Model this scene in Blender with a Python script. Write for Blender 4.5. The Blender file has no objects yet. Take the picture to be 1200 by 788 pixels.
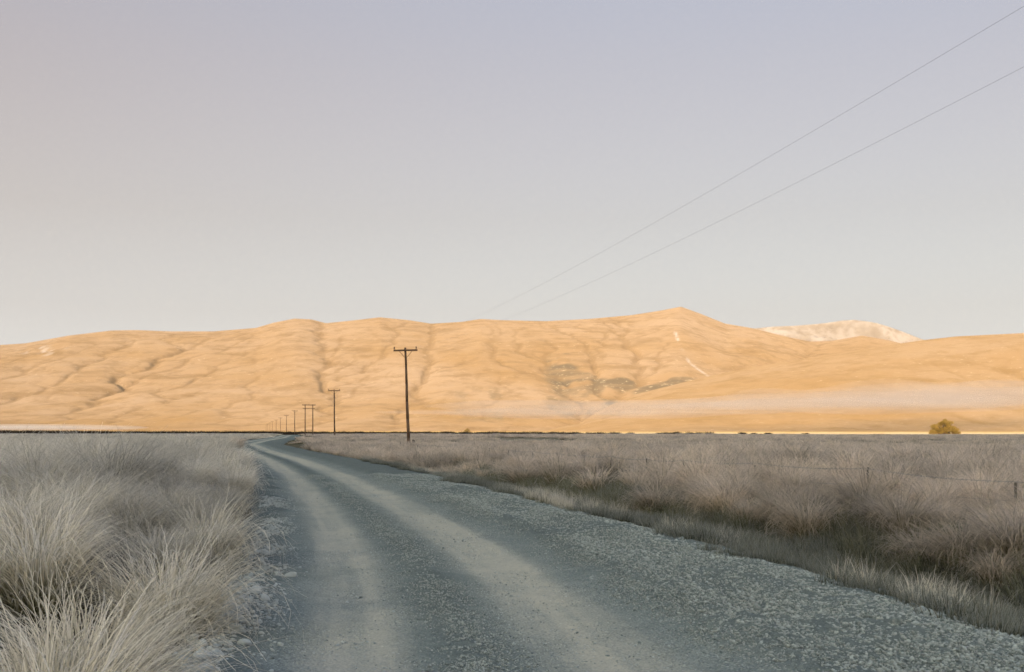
import bpy, bmesh, math, random
import numpy as np
from mathutils import Vector, Matrix

random.seed(7)
rng = np.random.default_rng(7)
SC = bpy.context.scene
COL = SC.collection
R = math.radians

# ------------------------------------------------------------------ camera
EYE = 1.65
cam_data = bpy.data.cameras.new('camera')
cam_data.sensor_width = 36.0
cam_data.lens = 38.6
cam_data.shift_y = 0.0925
cam_data.clip_start = 0.1
cam_data.clip_end = 60000
cam = bpy.data.objects.new('camera', cam_data)
cam.location = (0, 0, EYE)
cam.rotation_euler = (R(90), 0, 0)
COL.objects.link(cam)
SC.camera = cam

# ------------------------------------------------------------------ sun and sky
SUN_EL = R(7.5)
SUN_AZ = R(19)                       # light travels towards +Y, swung this much to +X
TRAVEL = np.array([math.sin(SUN_AZ), math.cos(SUN_AZ)])
sun_data = bpy.data.lights.new('sun', 'SUN')
sun_data.energy = 2.0 * 0.72
sun_data.angle = R(0.5)
sun_data.color = (1.0, 0.755, 0.55)
sun = bpy.data.objects.new('sun', sun_data)
dvec = Vector((TRAVEL[0] * math.cos(SUN_EL), TRAVEL[1] * math.cos(SUN_EL), -math.sin(SUN_EL)))
sun.rotation_euler = dvec.to_track_quat('-Z', 'Y').to_euler()
COL.objects.link(sun)

world = bpy.data.worlds.new('World')
SC.world = world
world.use_nodes = True
wt = world.node_tree
for n in list(wt.nodes):
    wt.nodes.remove(n)
w_out = wt.nodes.new('ShaderNodeOutputWorld')
w_bg = wt.nodes.new('ShaderNodeBackground')
w_sky = wt.nodes.new('ShaderNodeTexSky')
w_sky.sky_type = 'NISHITA'
w_sky.sun_disc = False
w_sky.sun_elevation = SUN_EL
w_sky.sun_rotation = math.atan2(-TRAVEL[0], -TRAVEL[1])
w_sky.air_density = 1.0
w_sky.dust_density = 8.0
w_sky.ozone_density = 1.5
w_bg.inputs['Strength'].default_value = 0.10
# colour ramp by elevation, added to the clear sky, the same all round
w_tc = wt.nodes.new('ShaderNodeTexCoord')
w_sep = wt.nodes.new('ShaderNodeSeparateXYZ')
w_ramp = wt.nodes.new('ShaderNodeValToRGB')
w_tint = wt.nodes.new('ShaderNodeVectorMath'); w_tint.operation = 'MULTIPLY'
w_tint.inputs[1].default_value = (0.62, 0.77, 0.88)
w_veil = wt.nodes.new('ShaderNodeVectorMath'); w_veil.operation = 'SCALE'
w_veil.inputs['Scale'].default_value = 4.0
w_add = wt.nodes.new('ShaderNodeVectorMath'); w_add.operation = 'ADD'
wt.links.new(w_tc.outputs['Generated'], w_sep.inputs[0])
wt.links.new(w_sep.outputs['Z'], w_ramp.inputs['Fac'])
wt.links.new(w_ramp.outputs['Color'], w_veil.inputs[0])
wt.links.new(w_sky.outputs['Color'], w_tint.inputs[0])
wt.links.new(w_tint.outputs[0], w_add.inputs[0])
wt.links.new(w_veil.outputs[0], w_add.inputs[1])
wt.links.new(w_add.outputs[0], w_bg.inputs['Color'])
wt.links.new(w_bg.outputs[0], w_out.inputs['Surface'])
cr = w_ramp.color_ramp
SKY_STOPS = [(0.0, (0.5997, 0.5944, 0.5888)), (0.05, (0.5797, 0.5744, 0.5588)), (0.105, (0.4494, 0.3853, 0.3822)), (0.19, (0.3461, 0.2146, 0.1275)), (0.34, (0.2764, 0.1293, 0.0114)), (0.55, (0.2, 0.19, 0.19)), (1.0, (0.25, 0.25, 0.26))]
cr.interpolation = 'B_SPLINE'
while len(cr.elements) < len(SKY_STOPS):
    cr.elements.new(0.5)
for e, (p, c) in zip(cr.elements, SKY_STOPS):
    e.position = p
    e.color = (*c, 1)

SC.view_settings.view_transform = 'Standard'
SC.view_settings.look = 'None'
SC.view_settings.gamma = 1.0
SC.view_settings.use_curve_mapping = False
SC.view_settings.exposure = 1.6
SC.render.engine = 'CYCLES'
SC.cycles.max_bounces = 8
SC.cycles.diffuse_bounces = 6
SC.cycles.glossy_bounces = 2
SC.cycles.transmission_bounces = 3
SC.cycles.volume_bounces = 1
SC.cycles.transparent_max_bounces = 48
SC.cycles.use_denoising = True
SC.cycles.denoiser = 'OPENIMAGEDENOISE'
SC.cycles.denoising_input_passes = 'RGB_ALBEDO_NORMAL'
SC.cycles.denoising_prefilter = 'FAST'
SC.cycles.use_adaptive_sampling = False
SC.cycles.sample_clamp_indirect = 1.5
SC.cycles.caustics_reflective = False
SC.cycles.caustics_refractive = False

# ------------------------------------------------------------------ numpy noise
def _hash(ix, iy, seed):
    h = (ix.astype(np.int64) * 374761393 + iy.astype(np.int64) * 668265263 + seed * 1442695041) & 0xFFFFFFFF
    h = ((h ^ (h >> 13)) * 1274126177) & 0xFFFFFFFF
    h = h ^ (h >> 16)
    return (h & 0xFFFFFF) / float(0xFFFFFF)

def vnoise(x, y, seed=0):
    x = np.asarray(x, float); y = np.asarray(y, float)
    ix = np.floor(x); iy = np.floor(y)
    fx = x - ix; fy = y - iy
    fx = fx * fx * fx * (fx * (fx * 6 - 15) + 10); fy = fy * fy * fy * (fy * (fy * 6 - 15) + 10)
    a = _hash(ix, iy, seed); b = _hash(ix + 1, iy, seed)
    c = _hash(ix, iy + 1, seed); d = _hash(ix + 1, iy + 1, seed)
    return (a + (b - a) * fx) * (1 - fy) + (c + (d - c) * fx) * fy - 0.5

def fbm(x, y, octv=4, seed=0, gain=0.5):
    s = 0.0; a = 1.0; f = 1.0
    for k in range(octv):
        s = s + a * vnoise(np.asarray(x) * f + 17.3 * k, np.asarray(y) * f - 9.1 * k, seed + k)
        a *= gain; f *= 2.03
    return s

def smooth(a, b, x):
    t = np.clip((np.asarray(x, float) - a) / (b - a), 0, 1)
    return t * t * (3 - 2 * t)

# ------------------------------------------------------------------ object helpers
def tag(o, label=None, cat=None, group=None, kind=None):
    if label: o['label'] = label
    if cat: o['category'] = cat
    if group: o['group'] = group
    if kind: o['kind'] = kind
    return o

def link(name, mesh, parent=None):
    o = bpy.data.objects.new(name, mesh)
    COL.objects.link(o)
    if parent is not None: o.parent = parent
    return o

def empty(name, loc=(0, 0, 0), rot=(0, 0, 0)):
    o = bpy.data.objects.new(name, None)
    o.empty_display_size = 0.2
    o.location = loc; o.rotation_euler = rot
    COL.objects.link(o)
    return o

def np_mesh(name, verts, faces, mats=(), smooth_shade=True, attrs=None):
    """verts (n,3); faces (m,k) int array, one k"""
    me = bpy.data.meshes.new(name)
    verts = np.ascontiguousarray(verts, np.float32); faces = np.ascontiguousarray(faces, np.int32)
    n, (m, k) = len(verts), faces.shape
    me.vertices.add(n); me.vertices.foreach_set('co', verts.ravel())
    me.loops.add(m * k); me.loops.foreach_set('vertex_index', faces.ravel())
    me.polygons.add(m); me.polygons.foreach_set('loop_start', np.arange(0, m * k, k, dtype=np.int32))
    if smooth_shade:
        me.polygons.foreach_set('use_smooth', np.ones(m, bool))
    for mt in mats: me.materials.append(mt)
    me.update(calc_edges=True)
    for an, (tp, data) in (attrs or {}).items():
        at = me.attributes.new(an, tp, 'POINT')
        at.data.foreach_set('vector' if tp == 'FLOAT_VECTOR' else 'value', np.ascontiguousarray(data).ravel())
    return me

def grid_faces(nr, nc):
    i = np.arange(nr - 1)[:, None] * nc + np.arange(nc - 1)[None, :]
    return np.stack([i, i + 1, i + nc + 1, i + nc], -1).reshape(-1, 4)

# ------------------------------------------------------------------ material helpers
class NT:
    def __init__(self, name):
        self.m = bpy.data.materials.new(name); self.m.use_nodes = True
        self.t = self.m.node_tree
        for n in list(self.t.nodes): self.t.nodes.remove(n)
        self.out = self.t.nodes.new('ShaderNodeOutputMaterial')
    def n(self, typ, **kw):
        nd = self.t.nodes.new(typ)
        for k, v in kw.items():
            if k == 'inp':
                for a, b in v.items():
                    if isinstance(b, bpy.types.NodeSocket): self.t.links.new(b, nd.inputs[a])
                    else: nd.inputs[a].default_value = b
            else: setattr(nd, k, v)
        return nd
    def attr(self, name, kind='GEOMETRY'):
        return self.n('ShaderNodeAttribute', attribute_name=name, attribute_type=kind).outputs['Fac']
    def pos(self): return self.n('ShaderNodeNewGeometry').outputs['Position']
    def noise(self, vec, scale, detail=4, rough=0.55, dist=0.0):
        return self.n('ShaderNodeTexNoise', inp={'Vector': vec, 'Scale': scale, 'Detail': detail, 'Roughness': rough, 'Distortion': dist}).outputs['Fac']
    def map(self, v, a, b, c=0.0, d=1.0):
        return self.n('ShaderNodeMapRange', inp={'Value': v, 'From Min': a, 'From Max': b, 'To Min': c, 'To Max': d}).outputs[0]
    def math(self, op, a, b=0.0):
        return self.n('ShaderNodeMath', operation=op, inp={0: a, 1: b}).outputs[0]
    def mix(self, f, a, b, mode='MIX'):
        def c(v): return v if isinstance(v, bpy.types.NodeSocket) else (*v, 1)
        return self.n('ShaderNodeMixRGB', blend_type=mode, inp={'Fac': f, 'Color1': c(a), 'Color2': c(b)}).outputs[0]
    def scalevec(self, vec, s):
        return self.n('ShaderNodeVectorMath', operation='MULTIPLY', inp={0: vec, 1: s}).outputs[0]
    def diffuse(self, col, rough=1.0, normal=None):
        d = self.n('ShaderNodeBsdfDiffuse', inp={'Roughness': rough})
        if isinstance(col, bpy.types.NodeSocket): self.t.links.new(col, d.inputs['Color'])
        else: d.inputs['Color'].default_value = (*col, 1)
        if normal is not None: self.t.links.new(normal, d.inputs['Normal'])
        return d.outputs[0]
    def bump(self, h, strength=0.5, dist=0.1):
        return self.n('ShaderNodeBump', inp={'Height': h, 'Strength': strength, 'Distance': dist}).outputs[0]
    def surf(self, s): self.t.links.new(s, self.out.inputs['Surface']); return self.m

def mat_blade(name, base, mid, tip, green=(0.16, 0.17, 0.08), transl=0.5, var=0.35):
    t = NT(name)
    s = t.attr('along'); r = t.attr('tint')
    oi = t.n('ShaderNodeObjectInfo').outputs['Random']
    big = t.noise(t.pos(), 0.16, 2)
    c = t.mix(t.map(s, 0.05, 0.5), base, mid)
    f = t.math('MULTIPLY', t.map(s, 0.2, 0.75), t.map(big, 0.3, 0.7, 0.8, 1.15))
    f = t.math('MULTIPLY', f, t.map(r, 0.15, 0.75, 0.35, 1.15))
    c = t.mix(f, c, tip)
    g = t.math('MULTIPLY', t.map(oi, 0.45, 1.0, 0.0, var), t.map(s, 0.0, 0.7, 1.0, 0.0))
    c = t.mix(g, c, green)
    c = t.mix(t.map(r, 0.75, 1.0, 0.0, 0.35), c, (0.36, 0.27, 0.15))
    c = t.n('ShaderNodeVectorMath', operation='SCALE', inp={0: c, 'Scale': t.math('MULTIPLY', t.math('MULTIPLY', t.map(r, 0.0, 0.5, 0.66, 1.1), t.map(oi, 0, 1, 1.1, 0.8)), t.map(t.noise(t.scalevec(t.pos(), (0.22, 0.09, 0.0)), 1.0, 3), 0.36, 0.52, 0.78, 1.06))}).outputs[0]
    d = t.diffuse(c)
    tr = t.n('ShaderNodeBsdfTranslucent', inp={'Color': c}).outputs[0]
    mx = t.n('ShaderNodeMixShader', inp={0: transl, 1: d, 2: tr}).outputs[0]
    return t.surf(mx)

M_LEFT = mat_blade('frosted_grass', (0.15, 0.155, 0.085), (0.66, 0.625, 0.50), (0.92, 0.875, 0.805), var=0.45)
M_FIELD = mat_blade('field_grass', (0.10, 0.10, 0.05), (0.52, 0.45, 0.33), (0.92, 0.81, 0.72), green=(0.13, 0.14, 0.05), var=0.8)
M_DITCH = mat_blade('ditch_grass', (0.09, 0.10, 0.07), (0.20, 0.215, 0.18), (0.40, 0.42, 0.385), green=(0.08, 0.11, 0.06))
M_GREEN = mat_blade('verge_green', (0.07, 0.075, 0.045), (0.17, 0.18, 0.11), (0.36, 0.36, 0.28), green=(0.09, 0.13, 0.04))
M_EDGE_SHADE = mat_blade('terrace_edge_shade', (0.03, 0.025, 0.02), (0.05, 0.042, 0.035), (0.08, 0.065, 0.05), green=(0.03, 0.03, 0.02))

def mat_road():
    t = NT('road_gravel')
    p = t.pos(); w = t.attr('wheel'); e = t.attr('loose')
    n1 = t.noise(p, 0.7, 4); n2 = t.noise(p, 9.0, 4, 0.65); n3 = t.noise(p, 48.0, 3, 0.7); n4 = t.noise(p, 3.0, 4, 0.6)
    c = t.mix(t.map(n1, 0.3, 0.7), (0.28, 0.335, 0.34), (0.38, 0.43, 0.425))
    c = t.mix(t.map(n4, 0.42, 0.68, 0.0, 0.5), c, (0.19, 0.23, 0.235))
    trk = t.mix(t.map(n2, 0.3, 0.7), (0.425, 0.43, 0.39), (0.515, 0.505, 0.45))
    c = t.mix(t.math('MULTIPLY', e, 0.6), c, (0.125, 0.155, 0.16))
    c = t.mix(t.math('MULTIPLY', w, t.map(n1, 0.25, 0.75, 0.75, 1.0)), c, trk)
    c = t.mix(t.math('MULTIPLY', t.map(n3, 0.42, 0.60, 0.0, 0.65), t.map(w, 0, 1, 1.0, 0.45)), c, (0.15, 0.18, 0.185))
    cells = []
    for sc_, amt in ((26.0, 0.75), (60.0, 0.5)):
        vor = t.n('ShaderNodeTexVoronoi', inp={'Vector': p, 'Scale': sc_})
        vf = t.map(vor.outputs['Distance'], 0.0, 0.55, 1.0, 0.0); cells.append(vf)
        keep = t.map(t.n('ShaderNodeSeparateColor', inp={0: vor.outputs['Color']}).outputs[0], 0.35, 0.75)
        c = t.mix(t.math('MULTIPLY', t.math('MULTIPLY', t.map(vf, 0.5, 0.8), keep), t.map(w, 0, 1, amt, amt * 0.45)), c, (0.54, 0.58, 0.58))
    h = t.math('ADD', t.math('MULTIPLY', t.math('ADD', cells[0], t.math('MULTIPLY', cells[1], 0.5)), t.map(w, 0, 1, 1.0, 0.3)), t.math('MULTIPLY', n2, 0.8))
    return t.surf(t.diffuse(c, 1.0, t.bump(h, 0.9, 0.025)))

def mat_stone(name, a, b):
    t = NT(name)
    oi = t.n('ShaderNodeObjectInfo').outputs['Random']
    tc = t.n('ShaderNodeTexCoord').outputs['Object']
    n = t.noise(t.pos(), 30.0, 3)
    c = t.mix(oi, a, b)
    c = t.mix(t.map(n, 0.4, 0.75, 0, 0.5), c, (0.55, 0.57, 0.57))
    return t.surf(t.diffuse(c, 1.0, t.bump(t.noise(tc, 6.0, 3), 0.4, 0.02)))

def mat_ground():
    t = NT('plain_soil')
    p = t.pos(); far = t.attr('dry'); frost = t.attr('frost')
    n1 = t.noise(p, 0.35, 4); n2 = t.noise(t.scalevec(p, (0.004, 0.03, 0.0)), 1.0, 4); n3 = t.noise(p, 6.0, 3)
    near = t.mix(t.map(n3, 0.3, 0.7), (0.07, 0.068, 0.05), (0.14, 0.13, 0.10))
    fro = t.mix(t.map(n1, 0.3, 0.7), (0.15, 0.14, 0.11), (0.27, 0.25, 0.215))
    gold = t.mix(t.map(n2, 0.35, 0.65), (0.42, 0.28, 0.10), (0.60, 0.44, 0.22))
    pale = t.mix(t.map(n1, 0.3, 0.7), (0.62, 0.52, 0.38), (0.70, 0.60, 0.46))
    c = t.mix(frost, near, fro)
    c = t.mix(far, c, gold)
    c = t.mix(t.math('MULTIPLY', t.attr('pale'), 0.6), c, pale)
    return t.surf(t.diffuse(c, 1.0, t.bump(n3, 0.5, 0.05)))

def mat_hill(name, base, pale, dark, rock, snow=(0.8, 0.8, 0.8), scale=1.0):
    t = NT(name)
    p = t.pos()
    gully = t.attr('gully'); rocky = t.attr('rocky'); white = t.attr('snowy'); height = t.attr('tall')
    n1 = t.noise(p, 0.0016 * scale, 5); n2 = t.noise(p, 0.012 * scale, 5, 0.65)
    n3 = t.noise(t.scalevec(p, (0.004 * scale, 0.004 * scale, 0.03 * scale)), 1.0, 5, 0.65)
    n4 = t.noise(p, 0.05 * scale, 4, 0.7)
    c = t.mix(t.map(n1, 0.35, 0.65), base, pale)
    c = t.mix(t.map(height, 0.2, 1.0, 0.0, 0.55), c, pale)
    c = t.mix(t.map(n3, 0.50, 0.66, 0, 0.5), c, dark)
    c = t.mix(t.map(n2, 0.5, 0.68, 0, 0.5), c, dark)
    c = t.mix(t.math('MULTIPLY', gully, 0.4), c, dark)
    c = t.mix(t.map(n4, 0.60, 0.70, 0, 0.6), c, (0.54, 0.43, 0.30))
    rk = t.mix(t.map(n4, 0.57, 0.68), rock, (0.58, 0.48, 0.34))
    c = t.mix(t.math('MULTIPLY', rocky, t.map(n3, 0.36, 0.56, 0.35, 0.95)), c, rk)
    c = t.mix(t.math('MULTIPLY', white, t.map(n2, 0.40, 0.55)), c, snow)
    h = t.math('ADD', n2, t.math('MULTIPLY', n4, 0.4))
    return t.surf(t.diffuse(c, 1.0, t.bump(h, 0.5, 8.0)))

def mat_simple(name, a, b, scale=8.0, stretch=(1, 1, 1), rough=0.85):
    t = NT(name)
    tc = t.n('ShaderNodeTexCoord').outputs['Object']
    n = t.noise(t.scalevec(tc, stretch), scale, 4, 0.6)
    c = t.mix(t.map(n, 0.3, 0.7), a, b)
    pb = t.n('ShaderNodeBsdfPrincipled', inp={'Base Color': c, 'Roughness': rough, 'Normal': t.bump(n, 0.4, 0.01)})
    return t.surf(pb.outputs[0])

M_ROAD = mat_road()
M_STONE = mat_stone('gravel_stone', (0.14, 0.18, 0.19), (0.47, 0.535, 0.545))
M_STONE_PALE = mat_stone('pale_stone', (0.40, 0.455, 0.465), (0.56, 0.60, 0.60))
M_GROUND = mat_ground()
M_WOOD = mat_simple('weathered_pole_wood', (0.10, 0.060, 0.038), (0.19, 0.115, 0.07), 6.0, (6, 6, 0.6))
M_POST = mat_simple('grey_post_wood', (0.09, 0.078, 0.066), (0.17, 0.145, 0.12), 9.0, (6, 6, 0.8))
M_WIRE = mat_simple('dull_wire', (0.22, 0.22, 0.22), (0.28, 0.275, 0.27), 3.0, rough=0.6)
M_GLAZE = mat_simple('brown_insulator', (0.07, 0.035, 0.02), (0.10, 0.05, 0.03), 3.0, rough=0.35)
M_BARK = mat_simple('bark', (0.10, 0.075, 0.05), (0.17, 0.13, 0.09), 4.0, (3, 3, 0.7))

# ------------------------------------------------------------------ ground shape
_cy = np.array([-40, -20, 0, 7.5, 10.9, 15.7, 22.2, 38.3, 59.8, 90, 137, 185, 260, 400, 600, 900])
_cx = np.array([6.0, 3.4, 0.85, -.24, -.68, -1.55, -2.95, -6.7, -12.3, -20.9, -33.5, -42.5, -55, -82, -124, -190])
_fy = np.linspace(-40, 900, 4701)
_fx = np.interp(_fy, _cy, _cx)
_ker = np.hanning(61); _ker /= _ker.sum()
_fx = np.convolve(np.pad(_fx, 30, mode='edge'), _ker, 'valid')
def centre(y): return np.interp(y, _fy, _fx)

W_L, W_R = -2.15, 4.75            # gravel edges, measured from the centre ridge

def road_z(w, y):
    w = w + 0.10 * vnoise(y * 0.35, w * 0.2, 31)
    z = -0.045 * np.exp(-((w + 0.92) / 0.42) ** 2) - 0.045 * np.exp(-((w - 0.95) / 0.5) ** 2)
    z = z + 0.03 * np.exp(-((w) / 0.25) ** 2)
    z = z + 0.09 * np.exp(-((w - 2.35) / 0.45) ** 2) + 0.07 * np.exp(-((w - 3.6) / 0.7) ** 2)
    z = z + 0.05 * np.exp(-((w + 1.95) / 0.25) ** 2)
    z = z - 0.10 * smooth(4.2, 5.0, w)
    return z

def ground_z(x, y):
    x = np.asarray(x, float); y = np.asarray(y, float)
    w = x - centre(y)
    prof = np.interp(w, [-60, -14, -4.6, -3.5, -2.7, -2.0, 4.6, 5.2, 6.1, 7.6, 9.5, 14, 60],
                        [0.0, 0.22, 0.50, 0.42, 0.06, -0.16, -0.16, -0.20, -0.34, 0.02, 0.12, 0.05, 0.0])
    prof = prof * (1 - smooth(70, 160, y)) - 0.14 * smooth(70, 160, y) * (1 - smooth(5, 7, np.abs(w - 1.2)))
    amp = smooth(2.6, 9, np.abs(w - 1.3))
    z = prof + amp * (0.22 * fbm(x * 0.09, y * 0.09, 3, 5) + 0.5 * fbm(x * 0.015, y * 0.015, 2, 8) * smooth(30, 120, y))
    return z * (1 - smooth(900, 1600, y))

def surf_z(x, y):
    w = np.asarray(x) - centre(y)
    on = (w > W_L) & (w < W_R)
    return np.where(on, road_z(w, y), ground_z(x, y))

def build_ground():
    ys = np.concatenate([[-700, -400, -200, -100, -50, -20, -8, -2, 2], np.geomspace(5, 3800, 420)])
    us = np.linspace(-1, 1, 321); us = 0.75 * us * (0.45 + 0.55 * np.abs(us))
    half = np.maximum(np.abs(ys), 60)[:, None]
    X = us[None, :] * half * 1.35 + centre(np.clip(ys, -40, 900))[:, None] * (1 - smooth(200, 600, ys))[:, None]
    wide = smooth(0.62, 0.75, np.abs(us))[None, :] * np.sign(us)[None, :] * (900 + 0 * half)
    X = X + wide
    Y = np.broadcast_to(ys[:, None], X.shape)
    Z = ground_z(X, np.clip(Y, -40, None))
    Z = np.where(Y < 0, Z * 0.5, Z)
    w = X - centre(Y)
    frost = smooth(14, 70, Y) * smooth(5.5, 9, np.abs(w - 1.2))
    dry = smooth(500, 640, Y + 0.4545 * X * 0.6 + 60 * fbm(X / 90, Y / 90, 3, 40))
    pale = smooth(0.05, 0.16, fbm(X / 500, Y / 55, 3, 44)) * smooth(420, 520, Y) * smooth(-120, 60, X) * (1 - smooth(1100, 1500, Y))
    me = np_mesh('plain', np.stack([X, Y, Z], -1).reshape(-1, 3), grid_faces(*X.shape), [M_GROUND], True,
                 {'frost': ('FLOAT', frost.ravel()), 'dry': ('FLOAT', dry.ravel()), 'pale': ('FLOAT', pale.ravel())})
    tag(link('ground', me), kind='structure')

def build_road():
    ys = [-14.0, -6, 0, 4]
    y = 6.2
    while y < 420:
        ys.append(y); y += max(0.02, y * 0.0055)
    ys = np.array(ys)
    ws = np.linspace(W_L - 0.35, W_R + 0.35, 230)
    W, Y = np.meshgrid(ws, ys)
    # ragged edges
    edge = 0.45 * fbm(Y * 0.8, W * 0 + 3, 4, 61)
    X = centre(Y) + W + edge * smooth(1.6, 2.2, np.abs(W - 1.3) / 1.55)
    Z = road_z(W, Y)
    loose = np.clip(np.exp(-((W) / 0.28) ** 2) + smooth(1.7, 2.3, W) + (1 - smooth(-1.9, -1.5, W)), 0, 1)
    wheel = np.clip(np.exp(-((W + 0.86) / 0.43) ** 4) + np.exp(-((W - 0.98) / 0.50) ** 4), 0, 1)
    wheel = np.clip(wheel * (0.92 + 0.35 * fbm(X * 0.4, Y * 0.15, 2, 65) + 0.5 * fbm(W * 6.0, Y * 0.25, 3, 66) + 0.35 * fbm(X * 2.2, Y * 1.6, 3, 67)), 0, 1)
    fade = 1 - smooth(40, 90, Y)
    Z = Z + (0.004 + 0.022 * loose) * fbm(X * 9, Y * 9, 4, 71, 0.6) * fade
    Z = Z + 0.02 * fbm(X * 1.3, Y * 0.8, 3, 76) * fade
    drop = smooth(W_R - 0.1, W_R + 0.35, W) * 0.22 + (1 - smooth(W_L - 0.35, W_L + 0.05, W)) * 0.1
    Z = Z - drop
    me = np_mesh('road', np.stack([X, Y, Z], -1).reshape(-1, 3), grid_faces(*X.shape), [M_ROAD], True,
                 {'wheel': ('FLOAT', wheel.ravel()), 'loose': ('FLOAT', loose.ravel())})
    tag(link('gravel_road', me), kind='structure')

# ------------------------------------------------------------------ hills
def erode(H, cell, iters, K, diff, m=0.5):
    ny, nx = H.shape
    N = ny * nx
    idx = np.arange(N).reshape(ny, nx)
    offs = [(-1, -1), (-1, 0), (-1, 1), (0, -1), (0, 1), (1, -1), (1, 0), (1, 1)]
    A = None
    for it in range(iters):
        best = np.zeros((ny, nx)); rec = idx.copy(); dist = np.full((ny, nx), cell)
        P = np.pad(H, 1, mode='edge'); PI = np.pad(idx, 1, mode='edge')
        for dy, dx in offs:
            d = cell * math.hypot(dy, dx)
            s = (H - P[1 + dy:1 + dy + ny, 1 + dx:1 + dx + nx]) / d
            b = s > best
            best = np.where(b, s, best); rec = np.where(b, PI[1 + dy:1 + dy + ny, 1 + dx:1 + dx + nx], rec); dist = np.where(b, d, dist)
        hf = H.ravel(); order = np.argsort(hf)
        recl = rec.ravel().tolist(); ol = order.tolist()
        A = [cell * cell] * N
        for i in reversed(ol):
            r = recl[i]
            if r != i: A[r] += A[i]
        F = (K * np.array(A) ** m / dist.ravel()).tolist()
        h = hf.tolist()
        for i in ol:
            r = recl[i]
            if r != i:
                f = F[i]; h[i] = (h[i] + f * h[r]) / (1 + f)
        H = np.array(h).reshape(ny, nx)
        P = np.pad(H, 1, mode='edge')
        H = H + diff * (P[:-2, 1:-1] + P[2:, 1:-1] + P[1:-1, :-2] + P[1:-1, 2:] - 4 * H)
    return H, np.array(A).reshape(ny, nx)

def bil(G, x0, y0, cell, X, Y):
    fx = np.clip((X - x0) / cell, 0, G.shape[1] - 1.001); fy = np.clip((Y - y0) / cell, 0, G.shape[0] - 1.001)
    ix = fx.astype(int); iy = fy.astype(int); fx = fx - ix; fy = fy - iy
    return (G[iy, ix] * (1 - fx) + G[iy, ix + 1] * fx) * (1 - fy) + (G[iy + 1, ix] * (1 - fx) + G[iy + 1, ix + 1] * fx) * fy

HOR = 504.5; F_PX = 1287.0
def skyfun(pts):
    px = np.array([p[0] for p in pts], float); py = np.array([p[1] for p in pts], float)
    u = (px - 600) / F_PX; e = (HOR - py) / F_PX
    uu = np.linspace(-1.0, 1.0, 4001)
    ee = np.interp(uu, u, e)
    k = np.hanning(9); k /= k.sum()
    ee = np.convolve(np.pad(ee, 4, mode='edge'), k, 'valid')
    return lambda q: np.interp(q, uu, ee)

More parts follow.
